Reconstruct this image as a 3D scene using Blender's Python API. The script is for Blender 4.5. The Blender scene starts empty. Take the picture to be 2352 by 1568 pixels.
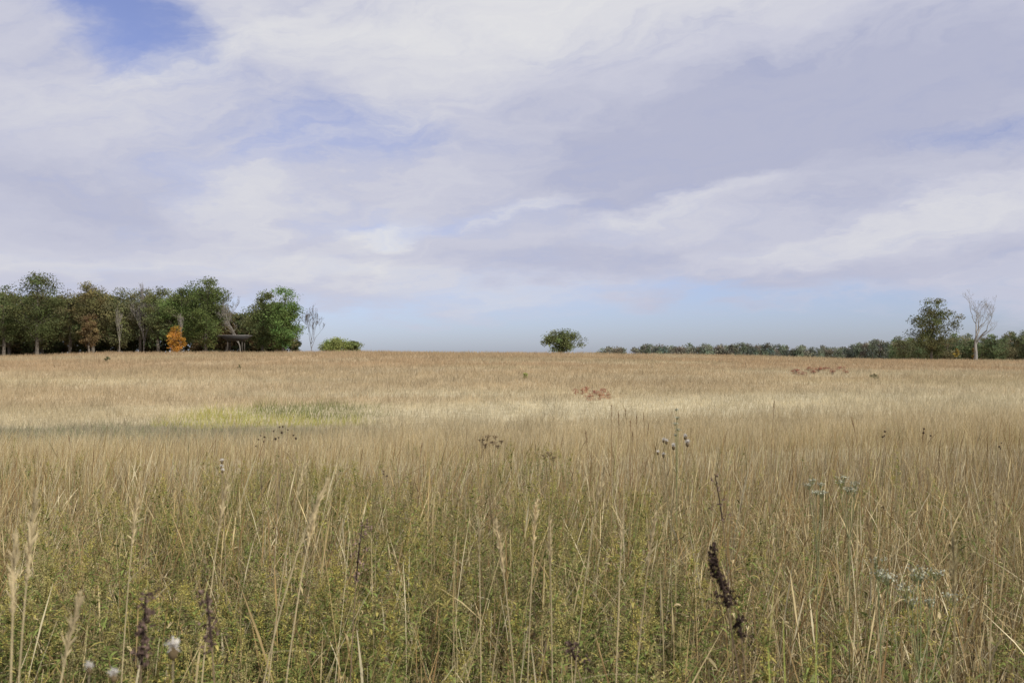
import bpy, math, random
import numpy as np
rng = np.random.default_rng(11); random.seed(11)
SC = bpy.context.scene; COL = SC.collection
F = 2287.0; EYE = 2.1; HY = 835.0
R = math.radians

# ------------------------------------------------------------------ helpers
_tab = rng.random((256, 256))
def vn(x, y):
    x = np.asarray(x, float); y = np.asarray(y, float)
    xi = np.floor(x).astype(int); yi = np.floor(y).astype(int)
    fx = x - xi; fy = y - yi
    fx = fx*fx*(3-2*fx); fy = fy*fy*(3-2*fy)
    g = lambda a, b: _tab[a & 255, b & 255]
    return (g(xi, yi)*(1-fx)+g(xi+1, yi)*fx)*(1-fy)+(g(xi, yi+1)*(1-fx)+g(xi+1, yi+1)*fx)*fy
def fbm(x, y):
    return .55*vn(x, y)+.28*vn(x*2.1+7, y*2.1+3)+.17*vn(x*4.3+17, y*4.3+31)
def sstep(a, b, x):
    t = np.clip((np.asarray(x, float)-a)/(b-a), 0, 1); return t*t*(3-2*t)

YL = [-200, 0, 8, 15, 25, 35, 45, 60, 80, 120, 170, 215, 245, 300, 500, 1000, 4000]
ZL = [0, 0, -.05, -.2, -.8, -1.35, -1.6, -1.5, -.7, .85, 2.75, 4.25, 4.5, 4.2, 1.0, -1, 0]
ZR = [0, 0, -.03, -.12, -.45, -.8, -.95, -.8, -.35, .4, 1.4, 2.1, 2.25, 2.1, 2.0, 4.0, 6.0]
def ground(x, y):
    x = np.asarray(x, float); y = np.asarray(y, float)
    u = x/np.maximum(y, 25)
    t = np.clip(u/.5, 0, 1.0); t = t*.6+.4*t*t*(3-2*t)
    z = np.interp(y, YL, ZL)*(1-t)+np.interp(y, YL, ZR)*t
    z = z-1.1*sstep(-.36, -.56, u)*sstep(120, 230, y)
    z = z+(fbm(x/38+40, y/38+9)-.5)*1.1*sstep(60, 180, y)*(1-sstep(600, 900, y)*.5)
    z = z+(vn(x/9, y/9)-.5)*(.16*sstep(10, 60, y)+.2*sstep(90, 200, y))
    return z
def gz(x, y): return float(ground(x, y))
def px_x(px, d): return (px-1176)/F*d
def py_z(py, d): return EYE+(HY-py)/F*d

class Acc:
    def __init__(s): s.v = []; s.f = []; s.c = []; s.n = 0
    def add(s, v, f, c):
        v = np.asarray(v, np.float32).reshape(-1, 3); f = np.asarray(f, np.int64).reshape(-1, 4)
        c = np.broadcast_to(np.asarray(c, np.float32), (len(v), 3))
        s.v.append(v); s.f.append(f+s.n); s.c.append(c); s.n += len(v); return s
    def arrays(s): return np.concatenate(s.v), np.concatenate(s.f), np.concatenate(s.c)
def make_mesh(name, acc, mat, smooth=False):
    v, f, c = acc.arrays()
    me = bpy.data.meshes.new(name)
    me.vertices.add(len(v)); me.loops.add(len(f)*4); me.polygons.add(len(f))
    me.vertices.foreach_set('co', v.astype(np.float32).ravel())
    me.loops.foreach_set('vertex_index', f.astype(np.int32).ravel())
    me.polygons.foreach_set('loop_start', np.arange(0, len(f)*4, 4, dtype=np.int32))
    try: me.polygons.foreach_set('loop_total', np.full(len(f), 4, dtype=np.int32))
    except Exception: pass
    if smooth: me.polygons.foreach_set('use_smooth', np.ones(len(f), dtype=bool))
    me.update(calc_edges=True)
    at = me.color_attributes.new('Col', 'FLOAT_COLOR', 'POINT')
    at.data.foreach_set('color', np.concatenate([c, np.ones((len(c), 1))], 1).astype(np.float32).ravel())
    me.materials.append(mat)
    return me
def link(name, me, parent=None, loc=(0, 0, 0), rz=0, sc=1):
    o = bpy.data.objects.new(name, me); COL.objects.link(o)
    o.location = loc; o.rotation_euler = (0, 0, rz); o.scale = (sc, sc, sc)
    if parent: o.parent = parent
    return o
def tag(o, label=None, cat=None, group=None, kind=None):
    if label: o['label'] = label
    if cat: o['category'] = cat
    if group: o['group'] = group
    if kind: o['kind'] = kind
    return o
def dup(root, loc, rz, sc, label=None, group=None):
    r = root.copy(); COL.objects.link(r); r.location = loc; r.rotation_euler = (0, 0, rz)
    r.scale = (sc, sc, sc) if np.isscalar(sc) else sc
    if label: r['label'] = label
    if group: r['group'] = group
    for ch in list(root.children):
        c = ch.copy(); COL.objects.link(c); c.parent = r
    return r
def norm(a): return a/np.maximum(np.linalg.norm(a, axis=-1, keepdims=True), 1e-9)

def strips(P, D, B, L, W, segs, c0, c1, S=None, prof='blade'):
    """ribbons: centre(t) = P + D*L*t + B*L*t^2, width profile, colour c0 -> c1"""
    P = np.asarray(P, float); n = len(P)
    D = np.broadcast_to(np.asarray(D, float), (n, 3)); B = np.broadcast_to(np.asarray(B, float), (n, 3))
    L = np.broadcast_to(np.asarray(L, float), (n,)); W = np.broadcast_to(np.asarray(W, float), (n,))
    c0 = np.broadcast_to(np.asarray(c0, float), (n, 3)); c1 = np.broadcast_to(np.asarray(c1, float), (n, 3))
    if S is None:
        a = rng.random(n)*2*np.pi; S = np.stack([np.cos(a), np.sin(a), np.zeros(n)], 1)
    t = np.linspace(0, 1, segs+1)
    if prof == 'blade': w = np.maximum((1-t)**.6, .12)
    elif prof == 'leaf': w = np.maximum(np.sin(np.pi*np.clip(t*.92+.06, 0, 1))**.7, .1)
    elif prof == 'stem': w = 1-.6*t
    elif prof == 'head': w = np.interp(t, [0, .70, .80, .9, 1], [1, .65, 1.9, 2.0, .4])
    else: w = np.ones_like(t)
    cen = P[:, None]+D[:, None]*(L[:, None]*t)[..., None]+B[:, None]*(L[:, None]*t*t)[..., None]
    off = S[:, None]*(W[:, None]*w*.5)[..., None]
    v = np.stack([cen-off, cen+off], 2)
    c = c0[:, None]*(1-t)[None, :, None]+c1[:, None]*t[None, :, None]
    c = np.repeat(c[:, :, None], 2, 2)
    k = (np.arange(n)*(segs+1)*2)[:, None]+(np.arange(segs)*2)[None]
    f = np.stack([k, k+1, k+3, k+2], -1)
    return v.reshape(-1, 3), f.reshape(-1, 4), c.reshape(-1, 3)
def leaves(P, size, colr, aspect=.7):
    """small leaf faces of random orientation"""
    n = len(P); a = norm(rng.normal(size=(n, 3))); b = norm(np.cross(a, rng.normal(size=(n, 3))))
    s = np.broadcast_to(size, (n,))[:, None]*.5
    v = np.stack([P-a*s-b*s*aspect*.4, P+a*s*.2-b*s*aspect, P+a*s+b*s*aspect*.4, P-a*s*.2+b*s*aspect], 1)
    return v.reshape(-1, 3), np.arange(n*4).reshape(-1, 4), np.repeat(np.broadcast_to(colr, (n, 3)), 4, 0)
def tube(pts, rad, sides=6, colr=(.1, .08, .06)):
    pts = np.asarray(pts, float); n = len(pts); rad = np.broadcast_to(rad, (n,))
    T = norm(np.gradient(pts, axis=0)); ref = np.array([.31, .94, .12])
    A = norm(np.cross(T, ref)); Bv = np.cross(T, A)
    an = np.arange(sides)/sides*2*np.pi
    v = pts[:, None]+(A[:, None]*np.cos(an)[None, :, None]+Bv[:, None]*np.sin(an)[None, :, None])*rad[:, None, None]
    i = np.arange(n-1)[:, None]*sides; j = np.arange(sides)[None]; j2 = (j+1) % sides
    f = np.stack([i+j, i+j2, i+sides+j2, i+sides+j], -1)
    return v.reshape(-1, 3), f.reshape(-1, 4), colr
def lump(c, r, h, ax=(0, 0, 1), colr=(.05, .03, .02), sides=6):
    t = np.linspace(-1, 1, 6); ax = norm(np.array(ax, float))
    return tube(np.array(c)+ax*(t*h)[:, None], np.maximum(np.sqrt(1-t*t), .08)*r, sides, colr)

# ------------------------------------------------------------------ materials
def plant_mat(name, trans=.3, rough=.8, hue=.0, nz=12.0, amp=.18):
    m = bpy.data.materials.new(name); m.use_nodes = True
    N = m.node_tree.nodes; K = m.node_tree.links; N.clear()
    out = N.new('ShaderNodeOutputMaterial'); at = N.new('ShaderNodeAttribute'); at.attribute_name = 'Col'
    oi = N.new('ShaderNodeObjectInfo'); hs = N.new('ShaderNodeHueSaturation')
    mr = N.new('ShaderNodeMapRange'); mr.inputs[3].default_value = .85; mr.inputs[4].default_value = 1.17
    mh = N.new('ShaderNodeMapRange'); mh.inputs[3].default_value = .5-hue; mh.inputs[4].default_value = .5+hue
    nt = N.new('ShaderNodeTexNoise'); nt.inputs['Scale'].default_value = nz; nt.inputs['Detail'].default_value = 2
    tc = N.new('ShaderNodeTexCoord'); K.new(tc.outputs['Object'], nt.inputs['Vector'])
    mn = N.new('ShaderNodeMapRange'); mn.inputs[1].default_value = .3; mn.inputs[2].default_value = .7
    mn.inputs[3].default_value = 1-amp; mn.inputs[4].default_value = 1+amp
    mm = N.new('ShaderNodeMath'); mm.operation = 'MULTIPLY'
    K.new(oi.outputs['Random'], mr.inputs[0]); K.new(oi.outputs['Random'], mh.inputs[0])
    K.new(nt.outputs['Fac'], mn.inputs[0]); K.new(mn.outputs[0], mm.inputs[0]); K.new(mr.outputs[0], mm.inputs[1])
    K.new(at.outputs['Color'], hs.inputs['Color']); K.new(mm.outputs[0], hs.inputs['Value']); K.new(mh.outputs[0], hs.inputs['Hue'])
    df = N.new('ShaderNodeBsdfDiffuse'); df.inputs['Roughness'].default_value = rough*.3
    K.new(hs.outputs[0], df.inputs['Color'])
    if trans > 0:
        tr = N.new('ShaderNodeBsdfTranslucent'); K.new(hs.outputs[0], tr.inputs['Color'])
        mx = N.new('ShaderNodeMixShader'); mx.inputs[0].default_value = trans
        K.new(df.outputs[0], mx.inputs[1]); K.new(tr.outputs[0], mx.inputs[2]); K.new(mx.outputs[0], out.inputs[0])
    else: K.new(df.outputs[0], out.inputs[0])
    return m
M_GRASS = plant_mat('dry_grass', .25, .7)
M_FIELD = plant_mat('field_grass', .45, .8, nz=.6)
M_LEAF = plant_mat('leaf', .25, .6, nz=20)
M_CROWN = plant_mat('crown_leaf', .3, .7, .008, nz=.45, amp=.3)
M_BARK = plant_mat('bark', 0, .9, nz=3)
M_DRY = plant_mat('dry_seed', .1, .9, nz=60)
M_FLUFF = plant_mat('seed_fluff', .4, .9, nz=30)

def solid(name, c, rough=.8, scale=4, var=.25):
    m = bpy.data.materials.new(name); m.use_nodes = True
    N = m.node_tree.nodes; K = m.node_tree.links; pb = N['Principled BSDF']
    pb.inputs['Roughness'].default_value = rough
    nt = N.new('ShaderNodeTexNoise'); nt.inputs['Scale'].default_value = scale; nt.inputs['Detail'].default_value = 5
    cr = N.new('ShaderNodeValToRGB')
    cr.color_ramp.elements[0].color = (*[x*(1-var) for x in c], 1); cr.color_ramp.elements[0].position = .3
    cr.color_ramp.elements[1].color = (*[x*(1+var) for x in c], 1); cr.color_ramp.elements[1].position = .7
    K.new(nt.outputs['Fac'], cr.inputs[0]); K.new(cr.outputs[0], pb.inputs['Base Color'])
    return m

# ------------------------------------------------------------------ colour of the field
TAN = np.array([.435, .36, .22]); PALE = np.array([.485, .42, .275]); RUST = np.array([.385, .285, .17])
def swale_mask(x, y):
    u = x/y; w = (fbm(x/2+3, y/1.6)-.5)*.2
    return sstep(-.12, -.26, u+w)*sstep(40, 47, y+w*34)*sstep(60, 55, y+w*26-(u+.5)*4)
def yellow_mask(x, y):
    u = x/y; w = (fbm(x/2.4+13, y/2.4)-.5)*.14
    top = 65+11*sstep(-.36, -.22, u)
    return sstep(-.38, -.33, u+w)*sstep(-.13, -.18, u+w)*sstep(54.5, 57, y+w*30)*sstep(0, -5, y+w*50-top)
def field_col(x, y):
    n1 = fbm(x/45+5, y/16+2)[:, None]; n2 = fbm(x/16+50, y/8+20)[:, None]; n3 = fbm(x/80+90, y/20+70)[:, None]; n4 = fbm(x/1.4+9, y/2.4+5)[:, None]
    c = TAN*(1-sstep(.4, .62, n1))+PALE*sstep(.4, .62, n1)
    band = (sstep(115, 150, y))[:, None]
    r = np.clip(sstep(.45, .6, n3)*.45+band*(.25+.7*sstep(.38, .6, n2)), 0, .95)
    c = c*(1-r)+RUST*r
    c = c*(.62+.30*n2+.46*n4)
    return c

# ------------------------------------------------------------------ the ground
def ground_sheet():
    ys = np.concatenate([np.linspace(-60, -2, 12), np.linspace(0, 40, 60), np.linspace(41, 340, 190), np.geomspace(350, 4000, 50)])
    s = np.linspace(-1, 1, 221); xs = np.sinh(s*6.2)/np.sinh(6.2)*3600
    X, Y = np.meshgrid(xs, ys)
    Z = ground(X.ravel(), Y.ravel())
    v = np.stack([X.ravel(), Y.ravel(), Z], 1); nx = len(xs)
    i = np.arange(len(ys)-1)[:, None]*nx; j = np.arange(nx-1)[None]
    f = np.stack([i+j, i+j+1, i+nx+j+1, i+nx+j], -1).reshape(-1, 4)
    yy = np.maximum(Y.ravel(), 1)
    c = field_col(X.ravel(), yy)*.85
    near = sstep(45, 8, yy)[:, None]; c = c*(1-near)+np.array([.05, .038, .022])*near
    sw = swale_mask(X.ravel(), yy)[:, None]; c = c*(1-sw)+np.array([.20, .18, .11])*sw
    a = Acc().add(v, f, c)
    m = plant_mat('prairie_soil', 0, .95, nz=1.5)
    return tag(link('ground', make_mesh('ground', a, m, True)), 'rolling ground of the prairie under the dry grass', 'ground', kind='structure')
ground_sheet()

# ------------------------------------------------------------------ grass (uncountable)
def scatter(n, y0, y1, p=1.0, um=.68):
    r = rng.random(n); y = (y0**(p+1)+r*(y1**(p+1)-y0**(p+1)))**(1/(p+1))
    u = (rng.random(n)*2-1)*um
    return u*y, y
def hdir(n):
    a = rng.random(n)*2*np.pi; return np.stack([np.cos(a), np.sin(a), np.zeros(n)], 1)
def pick(n, cols, w=None):
    i = rng.choice(len(cols), n, p=w); return np.array(cols)[i]
WIND = np.array([.3, .1, 0])
def gold_density(x, y):
    u = x/y
    d = .10+1.25*sstep(.41, .56, fbm(x/.8+11, y/1.1+4))
    d = d*(1-.85*sstep(.12, .26, u)*sstep(3.4, 4.8, y))*(1-.6*sstep(-.30, -.42, u)*sstep(4.5, 7, y))
    return np.clip(d*sstep(15, 9, y+(fbm(x/1.6, y/2.5)-.5)*14), 0, 1)

near = Acc()
def near_stems(n, y0, y1, hmin, hmax, wd, p=1.0, segs=7, heads=.35, thin=0.0, bend=1.0, um=.68, dk=1.0):
    x, y = scatter(n, y0, y1, p, um)
    if thin:
        k = rng.random(n) < (1-thin*gold_density(x, y)); x = x[k]; y = y[k]
    n = len(x); z = ground(x, y); tl = fbm(x/.8+3, y/.8+8)
    hh = rng.uniform(hmin, hmax, n)*(.58+.84*tl)
    hsel = rng.random(n) < heads
    for sel, pr in ((hsel, 'head'), (~hsel, 'stem')):
        m = int(sel.sum())
        if m == 0: continue
        D = norm(np.array([0, 0, 1.])+hdir(m)*np.abs(rng.normal(0, .16*bend, m))[:, None]+WIND*.1)
        B = hdir(m)*np.abs(rng.normal(0, .22*bend, m))[:, None]+WIND*rng.random(m)[:, None]*.35
        B[:, 2] -= np.linalg.norm(B[:, :2], axis=1)*.45
        c = pick(m, [(.56, .45, .24), (.46, .34, .16), (.33, .225, .10), (.66, .57, .36), (.24, .155, .07), (.33, .30, .12)], [.26, .22, .17, .15, .13, .07])
        c = c*rng.uniform(.7, 1.15, (m, 1))*dk
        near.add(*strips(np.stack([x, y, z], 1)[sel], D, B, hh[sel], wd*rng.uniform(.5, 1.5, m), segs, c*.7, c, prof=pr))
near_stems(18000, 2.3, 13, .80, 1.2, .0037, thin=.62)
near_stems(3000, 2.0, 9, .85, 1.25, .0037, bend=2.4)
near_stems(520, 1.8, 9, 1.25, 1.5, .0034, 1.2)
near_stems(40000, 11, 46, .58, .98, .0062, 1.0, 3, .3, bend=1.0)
near_stems(2600, 9, 24, .95, 1.3, .0055, 1.0, 5, dk=.75)
def near_blades(n, y0, y1, cols, w, hmin, hmax, wd, segs=5, um=.68):
    x, y = scatter(n, y0, y1, 1.0, um)
    z = ground(x, y)+rng.uniform(0, .5, n)*(y < 12)
    hd = hdir(n); L = rng.uniform(hmin, hmax, n)
    D = norm(np.array([0, 0, 1.])+hd*rng.uniform(.1, .9, (n, 1)))
    B = hd*rng.uniform(.1, .7, (n, 1)); B[:, 2] = -rng.uniform(.1, .95, n)
    c = pick(n, cols, w)*rng.uniform(.7, 1.2, (n, 1))
    S = norm(np.cross(hd, [0, 0, 1.])+rng.normal(0, .3, (n, 3)))
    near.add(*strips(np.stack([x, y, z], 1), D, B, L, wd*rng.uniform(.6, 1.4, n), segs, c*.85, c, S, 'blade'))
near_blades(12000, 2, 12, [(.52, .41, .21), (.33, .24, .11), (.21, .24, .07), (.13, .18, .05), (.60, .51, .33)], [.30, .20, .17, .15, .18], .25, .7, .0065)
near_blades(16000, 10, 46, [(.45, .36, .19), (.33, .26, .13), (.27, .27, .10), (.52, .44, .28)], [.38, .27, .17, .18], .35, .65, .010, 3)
tag(link('tall_grass', make_mesh('tall_grass', near, M_GRASS)), 'tan tall prairie grass stems and blades filling the foreground', 'grass', kind='stuff')

field = Acc()
n = 400000
x, y = scatter(n, 36, 290, -.2, .70)
sw = swale_mask(x, y); ye = yellow_mask(x, y)
h = rng.uniform(.28, .8, n)*(.35+1.3*fbm(x/1.5, y/1.5))*(1-.45*sw)*(1+.2*(y < 60))
c = field_col(x, y)*rng.uniform(.84, 1.14, (n, 1))
gcol = pick(n, [(.22, .20, .13), (.30, .25, .175), (.17, .19, .09), (.36, .30, .21)]); mix_ = sw[:, None]*.92; c = c*(1-mix_)+gcol*mix_
ycol = pick(n, [(.46, .43, .10), (.33, .35, .09), (.34, .31, .10), (.42, .35, .13)]); u = x/y
fr = (sstep(-.29, -.24, u)*sstep(60, 64, y+(fbm(x/2, y/2)-.5)*8))[:, None]; ycol = ycol*(1-fr)+ycol*np.array([.50, .56, .75])*fr
c = c*(1-ye[:, None])+ycol*ye[:, None]
D = norm(np.array([.06, 0, 1.])+hdir(n)*np.abs(rng.normal(0, .45, n))[:, None])
B = hdir(n)*rng.random((n, 1))*.5
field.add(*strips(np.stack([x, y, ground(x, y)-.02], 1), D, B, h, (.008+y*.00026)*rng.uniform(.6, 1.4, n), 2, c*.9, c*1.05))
tag(link('field_grass', make_mesh('field_grass', field, M_FIELD)), 'tan and rust grass covering the field up to the crest', 'grass', kind='stuff')

# ------------------------------------------------------------------ goldenrod
def goldenrod_parts(h, seed, yel=1.0):
    g = np.random.default_rng(seed); st = Acc(); lf = Acc(); pl = Acc()
    bend = np.array([g.normal(0, .14), g.normal(0, .14), 0])
    cen = lambda t: np.array([0, 0, 1.])*(h*np.atleast_1d(t))[:, None]+bend*(h*np.atleast_1d(t)**2)[:, None]
    t = np.linspace(0, 1, 7)
    st.add(*tube(cen(t), .0028*(1-.6*t), 4, (.23, .18, .08)))
    n = 110; tt = g.uniform(.15, .9, n); a = np.arange(n)*2.4+g.random(n)*.4
    hd = np.stack([np.cos(a), np.sin(a), np.zeros(n)], 1)
    up = g.uniform(.35, 1.1, (n, 1))*np.array([0, 0, 1.]); L = g.uniform(.05, .11, n)*(1.15-.45*tt)
    dry = sstep(.6, .25, tt)[:, None]
    c = np.array([.165, .195, .055])*g.uniform(.45, 1.4, (n, 1))*(1-dry)+np.array([.20, .135, .06])*g.uniform(.45, 1.2, (n, 1))*dry
    k = g.random(n) < .10; c[k] = np.array([.38, .32, .10])
    B = np.zeros((n, 3)); B[:, 2] = -g.uniform(.2, .7, n)
    S = norm(np.cross(hd, [0, 0, 1.]))
    lf.add(*strips(cen(tt), norm(hd+up), B, L, .0115*g.uniform(.6, 1.4, n), 3, c, c*1.15, S, 'leaf'))
    m = 20; tt = g.uniform(.74, .99, m); a = g.random(m)*6.28
    hd = np.stack([np.cos(a), np.sin(a), np.zeros(m)], 1); L = (.03+.10*(1-tt)/.22)*g.uniform(.7, 1.2, m)
    D = norm(hd+np.array([0, 0, 1.2])); Bz = np.array([0, 0, -.35])
    yc = np.array([.42, .36, .10])*yel+np.array([.32, .28, .14])*(1-yel)
    pl.add(*strips(cen(tt), D, Bz, L, .0024, 3, yc*.6, yc*.8))
    q = 16
    s = g.random((m, q)); P = cen(tt)[:, None]+D[:, None]*(L[:, None]*s)[..., None]+Bz*(L[:, None]*s*s)[..., None]
    P = P.reshape(-1, 3)+g.normal(0, .004, (m*q, 3))
    top = cen(g.uniform(.86, 1.0, 50))+g.normal(0, .006, (50, 3)); P = np.concatenate([P, top])
    pc = yc*g.uniform(.6, 1.25, (len(P), 1)); pl.add(*leaves(P, g.uniform(.005, .009, len(P)), pc))
    return st, lf, pl
variants = []
for i in range(8):
    hh = [1.04, 1.12, .96, 1.16, .88, 1.06, 1.10, .98][i]
    variants.append((hh, goldenrod_parts(hh, 100+i, [1, .6, .9, .3, .1, 1.0, .7, .2][i])))
gold_roots = []
for i, (hh, (a, b, c_)) in enumerate(variants):
    r = bpy.data.objects.new('goldenrod_plant', None); COL.objects.link(r)
    yellow = i in (0, 2, 5, 1, 6)
    tag(r, 'leafy goldenrod plant with a fading yellow plume among foreground grass' if yellow else 'leafy green goldenrod plant with a dull browned plume among foreground grass',
        'plant', 'goldenrod plants with yellow plumes' if yellow else 'goldenrod plants with browned plumes')
    link('stem', make_mesh('gr_stem', a, M_LEAF), r); link('foliage', make_mesh('gr_leaf', b, M_LEAF), r); link('plume', make_mesh('gr_plume', c_, M_LEAF), r)
    gold_roots.append(r)
x, y = scatter(6600, 2.5, 16, .8, .64)
k = gold_density(x, y) > rng.random(len(x)); x = x[k]; y = y[k]
o = np.argsort(y+np.abs(x)*.2); x = x[o]; y = y[o]
inview = np.abs(x/y) < .53
idx_in = np.where(inview & (y > 2.6))[0][:290]; rest = np.setdiff1d(np.arange(len(x)), idx_in)
used = set()
for q in idx_in:
    v = int(rng.integers(8)); s = float(rng.uniform(.65, 1.1)); loc = (x[q], y[q], gz(x[q], y[q])); rz = float(rng.random()*6.28)
    if v not in used:
        r = gold_roots[v]; used.add(v); r.location = loc; r.rotation_euler = (0, 0, rz); r.scale = (s, s, s)
    else: dup(gold_roots[v], loc, rz, s)
gs = Acc(); merged = []
for hh, parts in variants:
    m = Acc()
    for p in parts:
        v, f, c = p.arrays()
        m.add(v, f, c)
    merged.append(m.arrays())
for q in rest:
    v, f, c = merged[int(rng.integers(8))]; a = rng.random()*6.28; s = rng.uniform(.65, 1.1); ca, sa = math.cos(a), math.sin(a)
    vv = np.stack([v[:, 0]*ca-v[:, 1]*sa, v[:, 0]*sa+v[:, 1]*ca, v[:, 2]], 1)*s
    if y[q] > 6:
        fz = v[f[:, 0], 2]; keep = (fz > .45)&(rng.random(len(f)) < .6); f = f[keep]
        us, inv = np.unique(f, return_inverse=True); f = inv.reshape(-1, 4); vv = vv[us]; c = c[us]
    gs.add(vv+np.array([x[q], y[q], gz(x[q], y[q])]), f, c*rng.uniform(.75, 1.2))
tag(link('goldenrod_patch', make_mesh('goldenrod_patch', gs, M_LEAF)), 'mass of goldenrod growing behind the nearest plants', 'goldenrod', kind='stuff')

ug = Acc(); n = 30000
x, y = scatter(n, 1.8, 11, .9, .66)
k = fbm(x/.45+40, y/.45+7)+rng.normal(0, .05, n) > .46; x = x[k]; y = y[k]; n = len(x)
z = ground(x, y)+rng.uniform(.1, .8, n)
hd = hdir(n); D = norm(hd+np.array([0, 0, 1.])*rng.uniform(-.1, 1.2, (n, 1))); B = np.zeros((n, 3)); B[:, 2] = -rng.uniform(.1, .8, n)
gr = sstep(.02, .25, x/y)[:, None]*sstep(5, 3, y)[:, None]
c = pick(n, [(.14, .17, .05), (.20, .215, .07), (.25, .175, .08), (.46, .37, .20), (.08, .09, .03)], [.26, .20, .22, .17, .15])*rng.uniform(.7, 1.25, (n, 1))
c = c*(1-gr*.6)+np.array([.22, .29, .11])*gr*.6*rng.uniform(.7, 1.2, (n, 1))
ug.add(*strips(np.stack([x, y, z], 1), D, B, rng.uniform(.04, .15, n), rng.uniform(.005, .018, n), 3, c, c, norm(np.cross(hd, [0, 0, 1.])+rng.normal(0, .3, (n, 3))), 'leaf'))
tag(link('undergrowth', make_mesh('undergrowth', ug, M_LEAF)), 'green and brown leafy undergrowth between the foreground stems', 'undergrowth', kind='stuff')

# ------------------------------------------------------------------ single grass stalks with plumes
def curve_pts(base, tip, sag, n=14):
    base = np.array(base, float); tip = np.array(tip, float); t = np.linspace(0, 1, n)[:, None]
    mid = np.array([base[0]*.75+tip[0]*.25, base[1]*.75+tip[1]*.25, base[2]*.3+tip[2]*.7+sag])
    return base*(1-t)**2+mid*2*t*(1-t)+tip*t*t
def grass_stalk(px, py, d, bpx, label, group=None, c=(.62, .51, .30), plume=.22, dense=1.0, bd=None, sag=.1, rw=.0024):
    tip = np.array([px_x(px, d), d, py_z(py, d)]); bd = bd or d
    bx = px_x(bpx, bd); base = np.array([bx, bd, gz(bx, bd)])
    r = bpy.data.objects.new('grass_stalk', None); COL.objects.link(r); r.location = base
    tag(r, label, 'grass stalk', group)
    P = curve_pts((0, 0, 0), tip-base, sag)
    a = Acc().add(*tube(P, np.linspace(rw, rw*.45, len(P)), 5, np.array(c)*.9)); link('stalk', make_mesh('stalk', a, M_GRASS), r)
    seg = np.linalg.norm(np.diff(P, axis=0), axis=1).sum(); t0 = 1-plume/seg
    m = int(110*dense); t = rng.uniform(t0, 1, m); idx = t*(len(P)-1); i = np.minimum(idx.astype(int), len(P)-2); w = (idx-i)[:, None]
    C = P[i]*(1-w)+P[i+1]*w; T = norm(P[i+1]-P[i])
    D = norm(T*1.8+rng.normal(0, .38, (m, 3))); s = (np.sin(np.pi*np.clip((t-t0)/(1-t0), .04, .97))*.6+.4)
    cc = np.array(c)*rng.uniform(.7, 1.25, (m, 1))
    b = Acc().add(*strips(C, D, rng.normal(0, .12, (m, 3)), .026*s*rng.uniform(.5, 1.2, m), .0028, 2, cc*.8, cc, norm(np.cross(D, rng.normal(size=(m, 3)))), 'leaf'))
    link('seed_plume', make_mesh('seed_plume', b, M_GRASS), r)
    for q in range(2):
        i = int(len(P)*rng.uniform(.3, .6)); hd = hdir(1)
        l = Acc().add(*strips(P[i:i+1], norm(hd*.5+np.array([0, 0, 1.])), hd*.4+np.array([0, 0, -.5]), [rng.uniform(.2, .4)], [.005], 8, np.array(c)*.8, np.array(c), norm(np.cross(hd, [0, 0, 1.])), 'blade'))
        link('leaf_blade', make_mesh('leaf_blade', l, M_GRASS), r)
    return r
grass_stalk(752, 1105, 2.1, 420, 'arching grass plume bending right, upper of the pair left of centre', bd=1.9, sag=.18, dense=1.5)
grass_stalk(735, 1140, 2.2, 560, 'arching grass plume bending right, lower of the pair left of centre', bd=2.0, sag=.16, dense=1.5)
grass_stalk(525, 1090, 2.2, 400, 'straight leaning grass stalk left of the arching plume pair', bd=2.1)
grass_stalk(85, 1130, 1.6, -20, 'blurred grass plume rising at the left edge', bd=1.5, dense=1.4, plume=.26)
grass_stalk(40, 1230, 1.4, 10, 'lower blurred grass plume at the far left edge', bd=1.3, dense=1.2, plume=.2)
grass_stalk(190, 1360, 1.5, -60, 'drooping blurred grass plume in the lower left corner', bd=1.4, dense=1.2, plume=.2)
grass_stalk(318, 1140, 2.4, 250, 'slim pale grass stalk at left with narrow plume')
grass_stalk(1388, 1075, 2.6, 1260, 'slender grass stalk leaning right near the centre with pale plume')
grass_stalk(1232, 1150, 2.5, 1190, 'upright pale grass plume just left of the slender leaning stalk', dense=1.5)
grass_stalk(1140, 1200, 2.2, 1240, 'grass plume leaning left in the middle foreground', dense=1.4, sag=.12)
grass_stalk(1505, 1180, 2.3, 1400, 'short leaning grass stalk right of centre')
grass_stalk(1262, 1190, 2.4, 1275, 'thin upright grass stalk in the middle foreground')
grass_stalk(1990, 1190, 2.0, 2060, 'brown grass stalk leaning left at the right of the picture', c=(.42, .32, .17), dense=.7)
grass_stalk(2185, 1230, 1.8, 2190, 'tall upright grass stalk near the right edge', c=(.42, .35, .19), dense=1.1)
grass_stalk(1100, 1190, 2.8, 1110, 'thin pale stalk standing left of the middle plumes', dense=.6)
grass_stalk(705, 1060, 2.8, 560, 'long thin stalk leaning right above the arching pair', dense=.5)
grass_stalk(1430, 1190, 2.6, 1395, 'thin stalk between the slender and the short leaning stalks', dense=.6)
grass_stalk(2290, 1120, 2.6, 2240, 'thin pale stalk leaning right at the right edge', dense=.6)
for k, (px, py) in enumerate([(1405, 930), (1420, 945), (1435, 938), (1448, 965), (1462, 950), (1478, 948), (1490, 970), (1452, 990)]):
    grass_stalk(px, py, 8.5+.2*k, px+random.uniform(-25, 25), 'tall brown bluestem stalk in the cluster right of centre rising above the field', 'brown bluestem stalks right of centre', c=(.34, .235, .13), dense=.8, rw=.003)
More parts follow.
